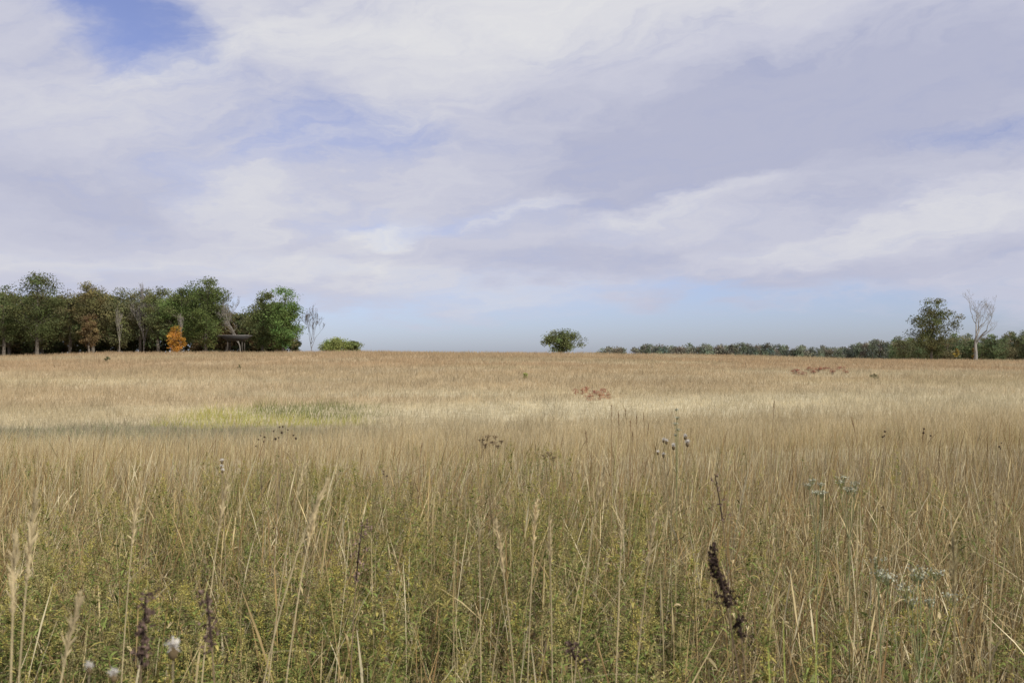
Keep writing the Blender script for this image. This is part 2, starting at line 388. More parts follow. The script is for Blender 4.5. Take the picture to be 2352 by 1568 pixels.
for px, py, bp, lb in [(1778, 922, 1760, 'tallest lone bluestem stalk right of the white thistle'), (1955, 958, 1995, 'curved bluestem stalk bending left at right of field'),
                       (2120, 985, 2100, 'upright bluestem stalk at the far right of the field'), (160, 1000, 190, 'lone brown stalk above the grass at far left'),
                       (970, 1015, 950, 'lone brown stalk standing just left of the brown umbels'), (1345, 990, 1362, 'single brown stalk left of the bluestem cluster')]:
    grass_stalk(px, py, 8, bp, lb, c=(.36, .25, .14), dense=.8, rw=.0028)

# ------------------------------------------------------------------ seed-headed forbs
def forb(name, label, cat, base, heads, kind, stem_c, group=None, stem_r=.003, head_r=.012):
    bx, by = base; b = np.array([bx, by, gz(bx, by)])
    r = bpy.data.objects.new(name, None); COL.objects.link(r); r.location = b; tag(r, label, cat, group)
    H = np.array(heads)-b; zt = H[:, 2].min()*.86; top = np.array([H[:, 0].mean()*.8, H[:, 1].mean()*.8, zt])
    P = curve_pts((0, 0, 0), top, 0, 10)
    a = Acc().add(*tube(P, np.linspace(stem_r, stem_r*.6, 10), 5, stem_c))
    for h_ in H:
        q = P[-1-int(rng.integers(0, 3))]; mid = (q+h_)/2+np.array([(h_-q)[0]*.25, 0, -.02]); t = np.linspace(0, 1, 7)[:, None]
        a.add(*tube(q*(1-t)**2+mid*2*t*(1-t)+h_*t*t, np.linspace(stem_r*.5, stem_r*.35, 7), 4, stem_c))
    link('stem', make_mesh('forb_stem', a, M_DRY), r)
    lv = Acc(); n = 22; tt = rng.uniform(.15, .95, n); i = (tt*8).astype(int)
    hd = hdir(n); c = np.array(stem_c)*rng.uniform(.6, 1.1, (n, 1))
    lv.add(*strips(P[i], norm(hd+[0, 0, .4]), hd*.1+np.array([0, 0, -.7]), rng.uniform(.05, .13, n), .010, 4, c, c*.8, None, 'leaf'))
    link('dry_leaves', make_mesh('forb_leaf', lv, M_DRY), r)
    for h_ in H:
        a = Acc(); rr = head_r*rng.uniform(.75, 1.2)
        if kind == 'dark':
            a.add(*lump(h_, rr*.6, rr*.5, (0, 0, 1), (.06, .04, .028)))
            m = 40; D = norm(rng.normal(size=(m, 3))+[0, 0, .5]); a.add(*strips(h_+D*rr*.3, D, 0*D, rr*.7, rr*.2, 1, (.08, .055, .04), (.20, .15, .10), norm(np.cross(D, rng.normal(size=(m, 3))))))
            link('seed_head', make_mesh('seed_head', a, M_DRY), r)
        elif kind == 'fluff':
            a.add(*lump(h_-[0, 0, rr*.8], rr*.7, rr, (0, 0, 1), (.15, .11, .06)))
            link('seed_head', make_mesh('seed_head', a, M_DRY), r)
            fl = Acc(); m = 130; D = norm(rng.normal(size=(m, 3))*[1, 1, .8]+[0, 0, .9])
            fl.add(*strips(np.repeat(h_[None], m, 0), D, rng.normal(0, .2, (m, 3)), rr*rng.uniform(.5, 1.4, m), rr*.2, 2, (.62, .57, .49), (.80, .77, .71), norm(np.cross(D, rng.normal(size=(m, 3))))))
            link('fluff', make_mesh('fluff', fl, M_FLUFF), r)
        else:
            m = 46; P2 = h_+rng.normal(0, 1, (m, 3))*np.array([rr*1.1, rr*1.1, rr*.4])
            a.add(*leaves(P2, rng.uniform(.004, .008, m), {'umbel': np.array([.16, .11, .07]), 'boneset': np.array([.44, .44, .33])}[kind]*rng.uniform(.7, 1.3, (m, 1))))
            for p_ in P2[::5]: a.add(*tube(np.linspace(h_-[0, 0, rr*2.2], p_, 3), .0009, 3, stem_c))
            link('flower_cluster', make_mesh('flower_cluster', a, M_DRY), r)
    return r
def hp(px, py, d, j=.06): return [px_x(px, d), d+random.uniform(-j, j), py_z(py, d)]
forb('ironweed', 'dark dried seed heads on branching stems, left of centre above the grass', 'plant', (px_x(625, 6.5), 6.5),
     [hp(px, py, 6.5) for px, py in [(628, 990), (640, 981), (652, 992), (664, 986), (645, 1003), (672, 1000), (632, 1008), (655, 978), (676, 1008)]], 'dark', (.26, .20, .12), head_r=.011)
forb('ironweed', 'smaller dried plant with dark heads just left of the branching one', 'plant', (px_x(610, 6.8), 6.8),
     [hp(px, py, 6.8) for px, py in [(590, 1010), (598, 1000), (606, 1014), (612, 1002), (594, 1022)]], 'dark', (.26, .20, .12), head_r=.009)
forb('thistle', 'small thistle with white tufts standing left of centre', 'plant', (px_x(530, 5.2), 5.2),
     [hp(px, py, 5.2) for px, py in [(510, 1070), (520, 1076), (516, 1055)]], 'fluff', (.24, .19, .11), head_r=.009)
forb('dried_umbel_plant', 'flat brown umbels on a tall dry stem near picture centre', 'plant', (px_x(1138, 5.6), 5.6),
     [hp(px, py, 5.6) for px, py in [(1108, 1008), (1120, 1000), (1138, 1002), (1152, 1012), (1114, 1022), (1144, 1024), (1132, 1016)]], 'umbel', (.26, .20, .11), head_r=.010)
forb('dried_umbel_plant', 'lower brown umbels on a dry stem right of the tall umbel stem', 'plant', (px_x(1262, 5.4), 5.4),
     [hp(px, py, 5.4) for px, py in [(1250, 1045), (1262, 1040), (1272, 1050)]], 'umbel', (.26, .20, .11), head_r=.010)
forb('thistle', 'tall thistle with white fluffy tufts right of centre above the field', 'plant', (px_x(1540, 5.5), 5.5),
     [hp(px, py, 5.5) for px, py in [(1522, 1008), (1534, 1014), (1578, 1003), (1526, 1044), (1512, 1038), (1545, 1022), (1576, 1014)]], 'fluff', (.26, .22, .12), head_r=.012)
forb('seed_spike_plant', 'pale green upright stem with small heads above the white thistle', 'plant', (px_x(1552, 5.8), 5.8),
     [hp(px, py, 5.8, .01) for px, py in [(1553, 940), (1555, 958), (1551, 972), (1557, 985), (1552, 998)]], 'boneset', (.30, .29, .14), head_r=.006)
for px, py, lb in [(1872, 1110, 'pale boneset flower clusters at right, left one of the two'), (1945, 1104, 'pale boneset flower clusters at right, right one of the two')]:
    forb('boneset', lb, 'plant', (px_x(px, 4.5), 4.5), [hp(px+dx, py+dy, 4.5) for dx, dy in [(-18, 0), (0, -6), (17, 2), (-8, 14), (10, 16), (20, 24)]], 'boneset', (.24, .25, .12), head_r=.012)
forb('boneset', 'large pale boneset head in the lower right foreground', 'plant', (px_x(2095, 2.9), 2.9),
     [hp(2095+dx, 1325+dy, 2.9) for dx, dy in [(-70, -10), (-35, 10), (0, -22), (30, 5), (60, -12), (-20, 40), (25, 45), (75, 30)]], 'boneset', (.24, .26, .12), head_r=.013)
forb('boneset', 'small pale boneset head left of the large one at lower right', 'plant', (px_x(2010, 3.1), 3.1),
     [hp(2010+dx, 1300+dy, 3.1) for dx, dy in [(-10, 0), (8, -14), (14, 16)]], 'boneset', (.24, .26, .12), head_r=.012)
for k, (px, py, d, bp, lb) in enumerate([(402, 1480, 1.35, 400, 'big white fluffy thistle head at the lower left, largest of three'), (212, 1524, 1.25, 205, 'white thistle head in the lower left corner, leftmost of three'),
                        (272, 1538, 1.3, 262, 'white thistle head between the other two at the lower left')]):
    forb('thistle', lb, 'plant', (px_x(bp, d), d), [hp(px, py, d, .01)], 'fluff', (.28, .23, .15), head_r=.0098 if k == 0 else .007)
for px, py, bp, lb in [(2125, 985, 2150, 'dark seed head stalk near the right edge, left one'), (2290, 1015, 2270, 'dark seed head stalk near the right edge, right one'), (883, 1080, 900, 'single black seed pod on a stem left of centre'),
                   (2028, 990, 2010, 'dark seed head stalk right of the curved bluestem')]:
    forb('dried_forb', lb, 'plant', (px_x(bp, 6.5), 6.5), [hp(px, py, 6.5), hp(px+4, py+14, 6.5), hp(px-3, py+9, 6.5)], 'dark', (.36, .28, .16), head_r=.010, stem_r=.0018)

def dark_spike(px, py0, py1, d, lean_px, label, lumps=70, rad=.010, dk=1.0, sag=.0):
    bx = px_x(px+lean_px, d); top = np.array([px_x(px, d), d, py_z(py0, d)]); b = np.array([bx, d, gz(bx, d)])
    r = bpy.data.objects.new('seed_spike_plant', None); COL.objects.link(r); r.location = b; tag(r, label, 'plant')
    T_ = top-b; t = np.linspace(0, 1, 16)[:, None]; mid = np.array([T_[0]*-.1, 0, T_[2]*.6+sag])
    P = mid*2*t*(1-t)+T_*t*t; P[:, 0] += np.sin(t[:, 0]*9+px)*.006
    link('stem', make_mesh('st', Acc().add(*tube(P, np.linspace(.0028, .0012, 16), 5, (.22, .16, .10))), M_DRY), r)
    a = Acc(); zlo = py_z(py1, d)-b[2]; zz = P[:, 2]; K_ = 9; offs = rng.normal(0, .9, (K_+1, 2)); big = rng.uniform(.5, 1.4, K_+1)
    core = np.array([[np.interp(z, zz, P[:, 0]), np.interp(z, zz, P[:, 1]), z] for z in np.linspace(zlo, zz[-1]+.004, 12)])
    a.add(*tube(core, np.linspace(.0028, .0015, 12), 5, (.05, .035, .028)))
    for k in range(lumps*4):
        q = int(rng.integers(0, K_+1)); z = zlo+(zz[-1]-zlo)*(q/K_+rng.normal(0, .03)); f = (1-.5*q/K_)*big[q]
        c0 = np.array([np.interp(z, zz, P[:, 0]), np.interp(z, zz, P[:, 1]), z])
        p = c0+(rng.normal(0, .7, 3)+[offs[q, 0], offs[q, 1], 0])*np.array([rad, rad, .004])*f
        cc = np.array([.07, .048, .038])*rng.uniform(.5, 2.0)*dk
        if k % 3 == 0: a.add(*lump(p, .0022*rng.uniform(.6, 1.3), .0032, rng.normal(size=3), cc, 5))
        else: a.add(*leaves(p[None], rng.uniform(.004, .010), cc[None]))
    link('seed_spike', make_mesh('seed_spike', a, M_DRY), r); return r
dark_spike(1632, 1258, 1380, 1.9, 200, 'thick black seed spike leaning left in the lower right foreground', 90, .013, .7)
dark_spike(1640, 1090, 1190, 3.6, 60, 'blurred dark slim seed spike behind the black one', 26, .012, 2.0)
dark_spike(348, 1365, 1520, 1.5, -60, 'dark knobbly seed stalk in the lower left, left of two', 46, .012, 1.5)
dark_spike(470, 1360, 1480, 1.6, 110, 'dark seed stalk in the lower left, right of two', 22, .009, 1.8)
dark_spike(838, 1200, 1330, 2.9, -60, 'brown lumpy seed stalk left of picture centre', 32, .014, 2.8)
dark_spike(1300, 1468, 1510, 1.9, 220, 'low dark seed cluster right of the bottom centre', 22, .016)
dark_spike(1690, 1410, 1460, 1.9, 60, 'low black seed cluster beside the stem of the thick black spike', 20, .011, .7)

r = bpy.data.objects.new('broad_leaf_plant', None); COL.objects.link(r); d = 2.0
r.location = (px_x(1840, d), d, gz(0, 2)); tag(r, 'bright yellow green grass blades at the lower right', 'plant')
for k, (tx, ty) in enumerate([(1872, 1395), (1795, 1420), (1905, 1470), (1760, 1480)]):
    tip = np.array([px_x(tx, d), d, py_z(ty, d)])-np.array(r.location); L = np.linalg.norm(tip); Dd = (tip/L+np.array([0, 0, .06])); Bd = np.array([0, 0, -.06])
    a = Acc().add(*strips([(0, 0, 0)], [Dd], [Bd], [L], [.011], 10, (.22, .27, .06), (.36, .40, .10), np.array([[1, .2, 0]]), 'blade'))
    link('leaf_blade', make_mesh('blade', a, M_LEAF), r)

# ------------------------------------------------------------------ trees
def limb(a, b, r0, r1, n=6, sag=.15, c=(.10, .08, .06), sides=6):
    a = np.array(a, float); b = np.array(b, float); t = np.linspace(0, 1, n)[:, None]; L = np.linalg.norm(b-a)
    mid = (a+b)/2+np.array([0, 0, -sag*L])+rng.normal(0, .05, 3)*L
    return tube(a*(1-t)**2+mid*2*t*(1-t)+b*t*t, np.linspace(r0, r1, n), sides, c)
def tree_meshes(H, W, leafc, n_cl=54, leaf=.33, per=150, low=.22, lean=(0, 0), seed=0, bark=(.15, .13, .105), crad=.15, lobe=1.0):
    g = np.random.default_rng(seed); tr = Acc(); cr = Acc()
    lx, ly = lean[0]*H, lean[1]*H
    tp = np.array([[0, 0, -.3], [lx*.1, 0, H*.2], [lx*.35, ly*.3, H*.45], [lx*.7, ly*.7, H*.7], [lx, ly, H*.88]])+np.concatenate([np.zeros((1, 3)), g.normal(0, .010*H, (4, 3))])
    r0 = .016*H+.05; tr.add(*tube(tp, np.array([r0*1.3, r0, r0*.7, r0*.4, r0*.1]), 8, bark))
    cz = (low+1)/2*H; rz = (1-low)/2*H
    lob = g.random(3)*6.28
    for k in range(n_cl):
        d = norm(g.normal(size=3)); rr = g.random()**.42
        az = math.atan2(d[1], d[0]); e = 1+lobe*(.14*math.sin(2*az+lob[0])+.12*math.sin(3*az+lob[1]+d[2]*2))
        taper = 1-.25*max(d[2], 0)-.15*max(-d[2], 0)
        p = np.array([d[0]*W/2*rr*e*taper, d[1]*W/2*rr*e*taper, cz+d[2]*rz*rr*(.9+.1*e)]); sway = p[2]/H
        cw = crad*W*g.uniform(.55, 1.35); p[:2] *= (1-crad*.9); p[2] = min(p[2], H-cw*.6); p[0] += lx*sway; p[1] += ly*sway
        n = int(per*g.uniform(.6, 1.3)); q = norm(g.normal(size=(n, 3)))*(g.random((n, 1))**.6)*np.array([1.15, 1.15, .75])*cw*1.25+p
        b = g.uniform(.65, 1.35); jit = g.normal(0, .05, 3)
        cc = np.array(leafc)*(1+jit)*b*g.uniform(.85, 1.18, (n, 1))
        cr.add(*leaves(q, leaf*g.uniform(.6, 1.3, n), cc))
        zz = max(p[2]-H*g.uniform(.08, .22), H*.18); i = np.interp(zz, tp[:, 2], np.arange(5)); j = min(int(i), 3); w = i-j
        s = tp[j]*(1-w)+tp[j+1]*w
        if k % 2 == 0: tr.add(*limb(s, p, max(.03, r0*.22), .02, c=bark, sides=5))
    return tr, cr
def place_tree(label, px, top, wpx, d, leafc, cat='tree', name='oak_tree', group=None, **kw):
    x = px_x(px, d); z = gz(x, d); H = py_z(top, d)-z; W = wpx/F*d
    tr, cr = tree_meshes(H, W, leafc, **kw)
    r = bpy.data.objects.new(name, None); COL.objects.link(r); r.location = (x, d, z); tag(r, label, cat, group)
    link('trunk', make_mesh('trunk', tr, M_BARK, True), r); link('crown', make_mesh('crown', cr, M_CROWN), r); return r
DG = (.125, .145, .058); OL = (.185, .18, .08); BR = (.20, .145, .07); GR = (.135, .175, .06); BG = (.135, .19, .06); GY = (.205, .195, .12)
place_tree('dark green oak at the left edge of the woodland', 8, 655, 84, 238, DG, seed=1, low=.12)
place_tree('tall dark green oak with rounded crown, left end of the woodland', 85, 625, 134, 236, DG, seed=2, n_cl=96, low=.08)
place_tree('thin olive tree between the tall dark oak and the brown tree', 160, 652, 84, 244, OL, seed=3, low=.12, n_cl=60)
place_tree('olive brown autumn tree with high top in the left woodland', 214, 636, 106, 240, (.195, .175, .078), seed=4, low=.12, n_cl=84)
place_tree('rust coloured low tree under the olive brown one', 205, 718, 46, 235, BR, seed=5, low=.15, name='autumn_tree')
place_tree('dull olive tree right of the olive brown tree in the woodland', 272, 657, 96, 242, (.165, .17, .078), seed=6, low=.12, n_cl=70)
place_tree('greyish thinning tree in the middle of the woodland', 322, 657, 88, 244, GY, seed=7, n_cl=50, low=.2, lobe=1.6)
place_tree('narrow olive green tree left of the big green oak', 365, 656, 84, 240, (.165, .18, .078), seed=8, low=.12, n_cl=64)
place_tree('green shoulder tree leaning on the big green oak', 415, 655, 92, 238, GR, seed=9, low=.12, n_cl=66)
place_tree('big rich green oak near the right end of the woodland', 474, 630, 122, 236, GR, seed=10, n_cl=100, low=.10)
place_tree('brown autumn tree between the green oak and the bare grey one', 520, 708, 46, 246, (.18, .14, .07), seed=12, name='autumn_tree')
place_tree('dark green tree left of the bright green end tree', 602, 668, 76, 240, DG, seed=13, low=.08, n_cl=70)
place_tree('bright green tree ending the woodland on the right', 650, 657, 90, 236, BG, seed=14, n_cl=88, low=.05, lean=(.03, 0))
place_tree('small orange tree glowing in front of the dark woodland', 402, 748, 42, 230, (.46, .22, .05), seed=15, low=.05, n_cl=34, leaf=.26, name='autumn_tree', per=90, lobe=1.6)
place_tree('lone spreading bush tree on the crest in the middle', 1290, 758, 94, 262, (.165, .185, .078), seed=16, low=.12, n_cl=60, name='spreading_tree', lobe=1.8, crad=.13)
place_tree('low bright green shrub beside the slim bare tree', 772, 778, 86, 262, (.25, .27, .09), seed=17, low=.05, n_cl=48, name='shrub', cat='shrub')
place_tree('low olive shrub at the right end of the bright green shrub', 812, 782, 44, 264, (.19, .22, .085), seed=18, low=.05, n_cl=30, name='shrub', cat='shrub')
place_tree('leaning dark oak beside the dead tree on the right', 2140, 687, 110, 255, (.14, .145, .065), seed=22, n_cl=84, low=.04, lean=(.06, 0), crad=.14, per=160, lobe=1.4)
place_tree('small yellow shrub left of the dead tree trunk', 2196, 797, 14, 252, (.42, .33, .09), seed=20, low=.02, n_cl=12, per=40, name='shrub', cat='shrub')
place_tree('small yellow shrub hugging the dead tree trunk', 2236, 797, 12, 256, (.38, .28, .08), seed=21, low=.02, n_cl=12, per=40, name='shrub', cat='shrub')
for k, (px, hgt, wp, d, c, lb) in enumerate([(247, 1.0, 15, 165, (.07, .10, .04), 'tiny dark green shrub on the slope below the left woodland'), (1207, .60, 18, 108, (.34, .36, .11), 'tiny yellow green shrub in the middle of the field'),
                                    (2010, .7, 22, 112, (.17, .18, .09), 'tiny dark shrub in the right of the field'), (550, .7, 9, 130, (.18, .18, .08), 'tiny olive shrub on the slope below the shelter')]):
    x0 = px_x(px, d)
    place_tree(lb, px, HY-(gz(x0, d)+hgt-EYE)*F/d, wp, d, c, cat='shrub', name='shrub', seed=30+k, low=.0, n_cl=14, leaf=.09, per=60)
def copies(protos, spots, label, cat, group, name):
    done = set()
    for k, (x, y, H, W) in enumerate(spots):
        i = k % len(protos); root, h0, w0 = protos[i]; s = (W/w0, W/w0, H/h0); loc = (x, y, gz(x, y)); rz = float(rng.random()*6.28)
        if i not in done: done.add(i); r = root; r.location = loc; r.rotation_euler = (0, 0, rz); r.scale = s; tag(r, label, cat, group)
        else: dup(root, loc, rz, s, label, group)
def proto(name, H, W, c, **kw):
    tr, cr = tree_meshes(H, W, c, **kw); r = bpy.data.objects.new(name, None); COL.objects.link(r)
    link('trunk', make_mesh('trunk', tr, M_BARK, True), r); link('crown', make_mesh('crown', cr, M_CROWN), r); return (r, H, W)
protoB = [proto('woodland_tree', 16, 9, c, seed=50+i, low=.05, n_cl=56, leaf=.45, per=90) for i, c in enumerate([(.12, .14, .058), (.16, .16, .072), (.12, .135, .06), (.16, .145, .068), (.13, .148, .062)])]
spots = []
for k in range(60):
    px = -150+k*13.5+random.uniform(-5, 5)
    if px > 655: continue
    d = random.uniform(248, 285); x = px_x(px, d); top = np.interp(px, [-150, 0, 85, 150, 210, 300, 400, 470, 515, 555, 600, 650], [655, 664, 652, 664, 656, 668, 670, 652, 690, 712, 692, 686])+random.uniform(0, 24)
    spots.append((x, d, py_z(top, d)-gz(x, d), random.uniform(9, 12)))
copies(protoB, spots, 'dim tree deep in the left woodland behind the front row', 'tree', 'trees behind the front row of the left woodland', 'woodland_tree')
protoS = [proto('understory_shrub', 4, 5, c, seed=70+i, low=.0, n_cl=22, leaf=.35, per=70) for i, c in enumerate([(.08, .09, .042), (.105, .10, .048), (.13, .10, .05)])]
spots = []
for k in range(40):
    px = -120+k*20.3+random.uniform(-6, 6)
    if px > 678 or 372 < px < 430: continue
    d = random.uniform(246, 258); spots.append((px_x(px, d), d, random.uniform(3, 6), random.uniform(4.5, 6.5)))
copies(protoS, spots, 'dark understory shrub at the foot of the left woodland', 'shrub', 'shrubs under the left woodland', 'understory_shrub')
HZ = [(.17, .20, .145), (.19, .21, .15), (.21, .205, .15), (.15, .18, .135), (.21, .19, .14)]  # far leaf colours: distance haze mixed in, greyer, paler and bluer
protoF = [proto('distant_tree', 15, 13, c, seed=90+i, low=0.0, n_cl=24, leaf=1.1, per=60, crad=.2) for i, c in enumerate(HZ)]
spots = []
tx = [1380, 1400, 1435, 1436, 1460, 1500, 1560, 1600, 1680, 1720, 1770, 1850, 1900, 1930, 1980, 2020, 2060, 2200, 2400, 2700]
ty = [800, 790, 797, 806, 791, 788, 794, 789, 792, 786, 792, 794, 796, 793, 786, 781, 784, 786, 786, 786]
for k in range(125):
    px = 1383+k*8.6+random.uniform(-3, 3)
    if 1436 < px < 1458 or px > 2500: continue
    d = random.uniform(860, 1000); x = px_x(px, d); top = np.interp(px, tx, ty)+random.uniform(-3, 7)
    spots.append((x, d, max(py_z(top, d)-gz(x, d), 6), random.uniform(10, 16)))
copies(protoF, spots, 'small far-off tree in the low treeline on the right horizon', 'tree', 'far treeline on the right horizon', 'distant_tree')
protoG = [proto('mid_tree', 14, 10, c, seed=120+i, low=.0, n_cl=34, leaf=.55, per=90, crad=.16) for i, c in enumerate([(.15, .185, .09), (.14, .17, .085), (.18, .185, .095), (.18, .165, .09)])]
spots = []
for k in range(40):
    px = 2050+k*11.5+random.uniform(-4, 4); d = random.uniform(430, 500); x = px_x(px, d)
    top = np.interp(px, [2045, 2065, 2100, 2200, 2260, 2300, 2352, 2500], [795, 770, 768, 764, 772, 760, 752, 750])+random.uniform(-3, 12)
    spots.append((x, d, py_z(top, d)-gz(x, d), random.uniform(8.5, 11.5)))
copies(protoG, spots, 'green tree in the wood at the right edge behind the dead tree', 'tree', 'wood at the right edge', 'mid_tree')

def bare_tree(label, px, top, wpx, d, c, thick=.02, seed=0, up=.8, depth=5, name='bare_tree', minr=.03, fall=.55, wob=.14):
    g = random.Random(seed); x = px_x(px, d); z = gz(x, d); H = py_z(top, d)-z
    tr = Acc(); br = Acc(); acc = []
    def grow(p, dr, L, lev):
        n = 5; P = [np.array(p)]; dd = np.array(dr, float)
        for i in range(n-1):
            dd = dd+np.array([g.gauss(0, wob), g.gauss(0, wob), g.gauss(0, .06)+.03]); dd = dd/np.linalg.norm(dd); P.append(P[-1]+dd*L/(n-1))
        acc.append((np.array(P), lev))
        if lev >= depth: return
        k = 2+(g.random() < .6)+(lev == 0)*2
        for q in range(k):
            t = g.choice([2, 3, 4, 4]) if q else 4
            if lev == 0: t = [4, 3, 2, 3, 4][q % 5]
            a = g.random()*6.28; s = g.uniform(.35, .95)
            nd = dd*up+np.array([math.cos(a)*s, math.sin(a)*s, .25]); nd /= np.linalg.norm(nd)
            grow(P[t], nd, L*g.uniform(.58, .8), lev+1)
    grow((0, 0, -.2), (g.uniform(-.05, .05), 0, 1), 1.0, 0)
    allp = np.concatenate([a[0] for a in acc]); h = allp[:, 2].max(); w = max(np.ptp(allp[:, 0]), 1e-3)
    sz = H/h; sx = (wpx/F*d)/w
    for P, lev in acc:
        Q = P*np.array([sx, sx, sz]); rad = np.maximum(thick*H*(fall**lev)*np.linspace(1, .7, len(P)), minr)
        (tr if lev == 0 else br).add(*tube(Q, rad, 6 if lev < 2 else 4, c))
    r = bpy.data.objects.new(name, None); COL.objects.link(r); r.location = (x, d, z); tag(r, label, 'tree')
    link('trunk', make_mesh('trunk', tr, M_BARK, True), r); link('branches', make_mesh('branches', br, M_BARK, True), r); return r
bare_tree('slim bare tree standing apart right of the woodland', 718, 697, 56, 235, (.15, .135, .12), .009, 3, depth=6, minr=.017)
bare_tree('tall dead pale tree at the right beside the leaning oak', 2240, 661, 88, 252, (.30, .28, .25), .025, 8, depth=6, up=.8, minr=.014, fall=.45, wob=.2)
bare_tree('bare grey tree between the two green ends of the woodland', 553, 664, 66, 238, (.25, .23, .20), .009, 5, depth=6, minr=.018)
bare_tree('bare grey tree top showing in the middle of the woodland', 330, 648, 56, 241, (.22, .20, .18), .008, 6, depth=6, minr=.018)
bare_tree('pale thin trunk in front of the brown woodland trees', 275, 700, 22, 234, (.26, .235, .20), .006, 9, depth=4, minr=.015)
bare_tree('leaning pale trunk beside the small orange tree', 418, 718, 16, 233, (.26, .235, .20), .007, 14, depth=4, minr=.015)

# ------------------------------------------------------------------ sumac
protoR = [proto('red_sumac_shrub', 1.2, 1.6, c, seed=150+i, low=.0, n_cl=12, leaf=.10, per=40) for i, c in enumerate([(.34, .11, .08), (.30, .12, .08), (.36, .17, .11)])]
spots = []
for px in [1828, 1842, 1856, 1868, 1880, 1890, 1902, 1912, 1922, 1932, 1941]:
    d = random.uniform(118, 155); spots.append((px_x(px, d), d, random.uniform(.5, .9), random.uniform(.8, 1.7)))
copies(protoR, spots, 'red sumac shrub in the far patch near the right woodland', 'shrub', 'far red sumac patch', 'red_sumac_shrub')
protoR2 = [proto('red_sumac_shrub', 1.0, 1.1, c, seed=160+i, low=.0, n_cl=12, leaf=.075, per=34, bark=(.35, .2, .13)) for i, c in enumerate([(.44, .16, .11), (.44, .22, .14)])]
spots = []
for px in [1322, 1338, 1347, 1356, 1366, 1378, 1386, 1397]:
    d = random.uniform(76, 88); spots.append((px_x(px, d), d, random.uniform(.5, .68), random.uniform(.7, 1.3)))
copies(protoR2, spots, 'reddish sumac shrub in the nearer patch right of centre', 'shrub', 'nearer red sumac patch', 'red_sumac_shrub')

# ------------------------------------------------------------------ shelter
def box(a, x0, x1, y0, y1, z0, z1, c=(.1, .1, .1), top=None):
    tx0, tx1, ty0, ty1 = top if top else (x0, x1, y0, y1)
    v = [(x0, y0, z0), (x1, y0, z0), (x1, y1, z0), (x0, y1, z0), (tx0, ty0, z1), (tx1, ty0, z1), (tx1, ty1, z1), (tx0, ty1, z1)]
    return a.add(v, [(0, 3, 2, 1), (4, 5, 6, 7), (0, 1, 5, 4), (1, 2, 6, 5), (2, 3, 7, 6), (3, 0, 4, 7)], c)
d = 225; sx = px_x(541, d); sz = gz(sx, d)
r = bpy.data.objects.new('shelter', None); COL.objects.link(r); r.location = (sx, d, sz)
tag(r, 'dark open shelter with wide flat roof in front of the woodland', 'shelter')
M_ROOF = solid('dark_roof', (.018, .017, .017), .8); M_EDGE = solid('roof_edge', (.14, .13, .12), .7); M_WOOD = solid('shelter_wood', (.05, .04, .03), .8)
zt = py_z(770, d)-sz
link('roof', make_mesh('roof', box(Acc(), -1.6, 1.9, -1.2, 1.2, zt-1.25, zt-.16, top=(-3.1, 3.1, -2.2, 2.2)), M_ROOF), r)
link('fascia', make_mesh('fascia', box(Acc(), -3.25, 3.25, -2.3, 2.3, zt-.155, zt+.03), M_EDGE), r)
for qx in (-1.5, 1.75):
    for qy in (-1.0, 1.0):
        link('post', make_mesh('post', box(Acc(), qx-.1, qx+.1, qy-.1, qy+.1, -.2, zt-1.1), M_WOOD), r)
link('bench', make_mesh('bench', box(Acc(), -1.3, 1.5, .5, .9, .35, .45), M_WOOD), r)

# ------------------------------------------------------------------ camera
cam = bpy.data.cameras.new('camera'); co = bpy.data.objects.new('camera', cam); COL.objects.link(co); SC.camera = co
co.location = (0, 0, EYE); co.rotation_euler = (R(90)+math.atan((HY-784)/F), 0, 0)
cam.sensor_width = 36; cam.lens = 36*F/2352; cam.clip_start = .05; cam.clip_end = 9000
cam.dof.use_dof = True; cam.dof.focus_distance = 9; cam.dof.aperture_fstop = 8

# ------------------------------------------------------------------ light and sky
SUN_EL = 38; SUN_AZ = 132
sd = bpy.data.lights.new('sun', 'SUN'); sd.energy = 4.5; sd.angle = R(.6); sd.color = (1, .965, .90)
so = bpy.data.objects.new('sun', sd); COL.objects.link(so)
so.rotation_euler = (R(90-SUN_EL), 0, R(180-SUN_AZ))
W = bpy.data.worlds.new('World'); SC.world = W; W.use_nodes = True
try: W.cycles.sampling_method = 'NONE'
except Exception: pass
N = W.node_tree.nodes; K = W.node_tree.links; N.clear()
out = N.new('ShaderNodeOutputWorld'); bg = N.new('ShaderNodeBackground'); bg.inputs[1].default_value = .1
K.new(bg.outputs[0], out.inputs[0])
sky = N.new('ShaderNodeTexSky'); sky.sky_type = 'NISHITA'; sky.sun_disc = False; sky.sun_elevation = R(SUN_EL); sky.sun_rotation = R(SUN_AZ)
tc = N.new('ShaderNodeTexCoord'); sp = N.new('ShaderNodeSeparateXYZ'); K.new(tc.outputs['Generated'], sp.inputs[0])
def val(s, sock):
    if isinstance(s, (int, float)): sock.default_value = s
    else: K.new(s, sock)
def mth(op, a, b=0.0, cl=False):
    n = N.new('ShaderNodeMath'); n.operation = op; n.use_clamp = cl; val(a, n.inputs[0]); val(b, n.inputs[1]); return n.outputs[0]
def mrange(v, a, b, c, d, st=True):
    n = N.new('ShaderNodeMapRange'); n.interpolation_type = 'SMOOTHSTEP' if st else 'LINEAR'; val(v, n.inputs[0])
    for i, q in enumerate((a, b, c, d)): n.inputs[i+1].default_value = q
    return n.outputs[0]
def comb(a, b, c=0.0):
    n = N.new('ShaderNodeCombineXYZ'); val(a, n.inputs[0]); val(b, n.inputs[1]); val(c, n.inputs[2]); return n.outputs[0]
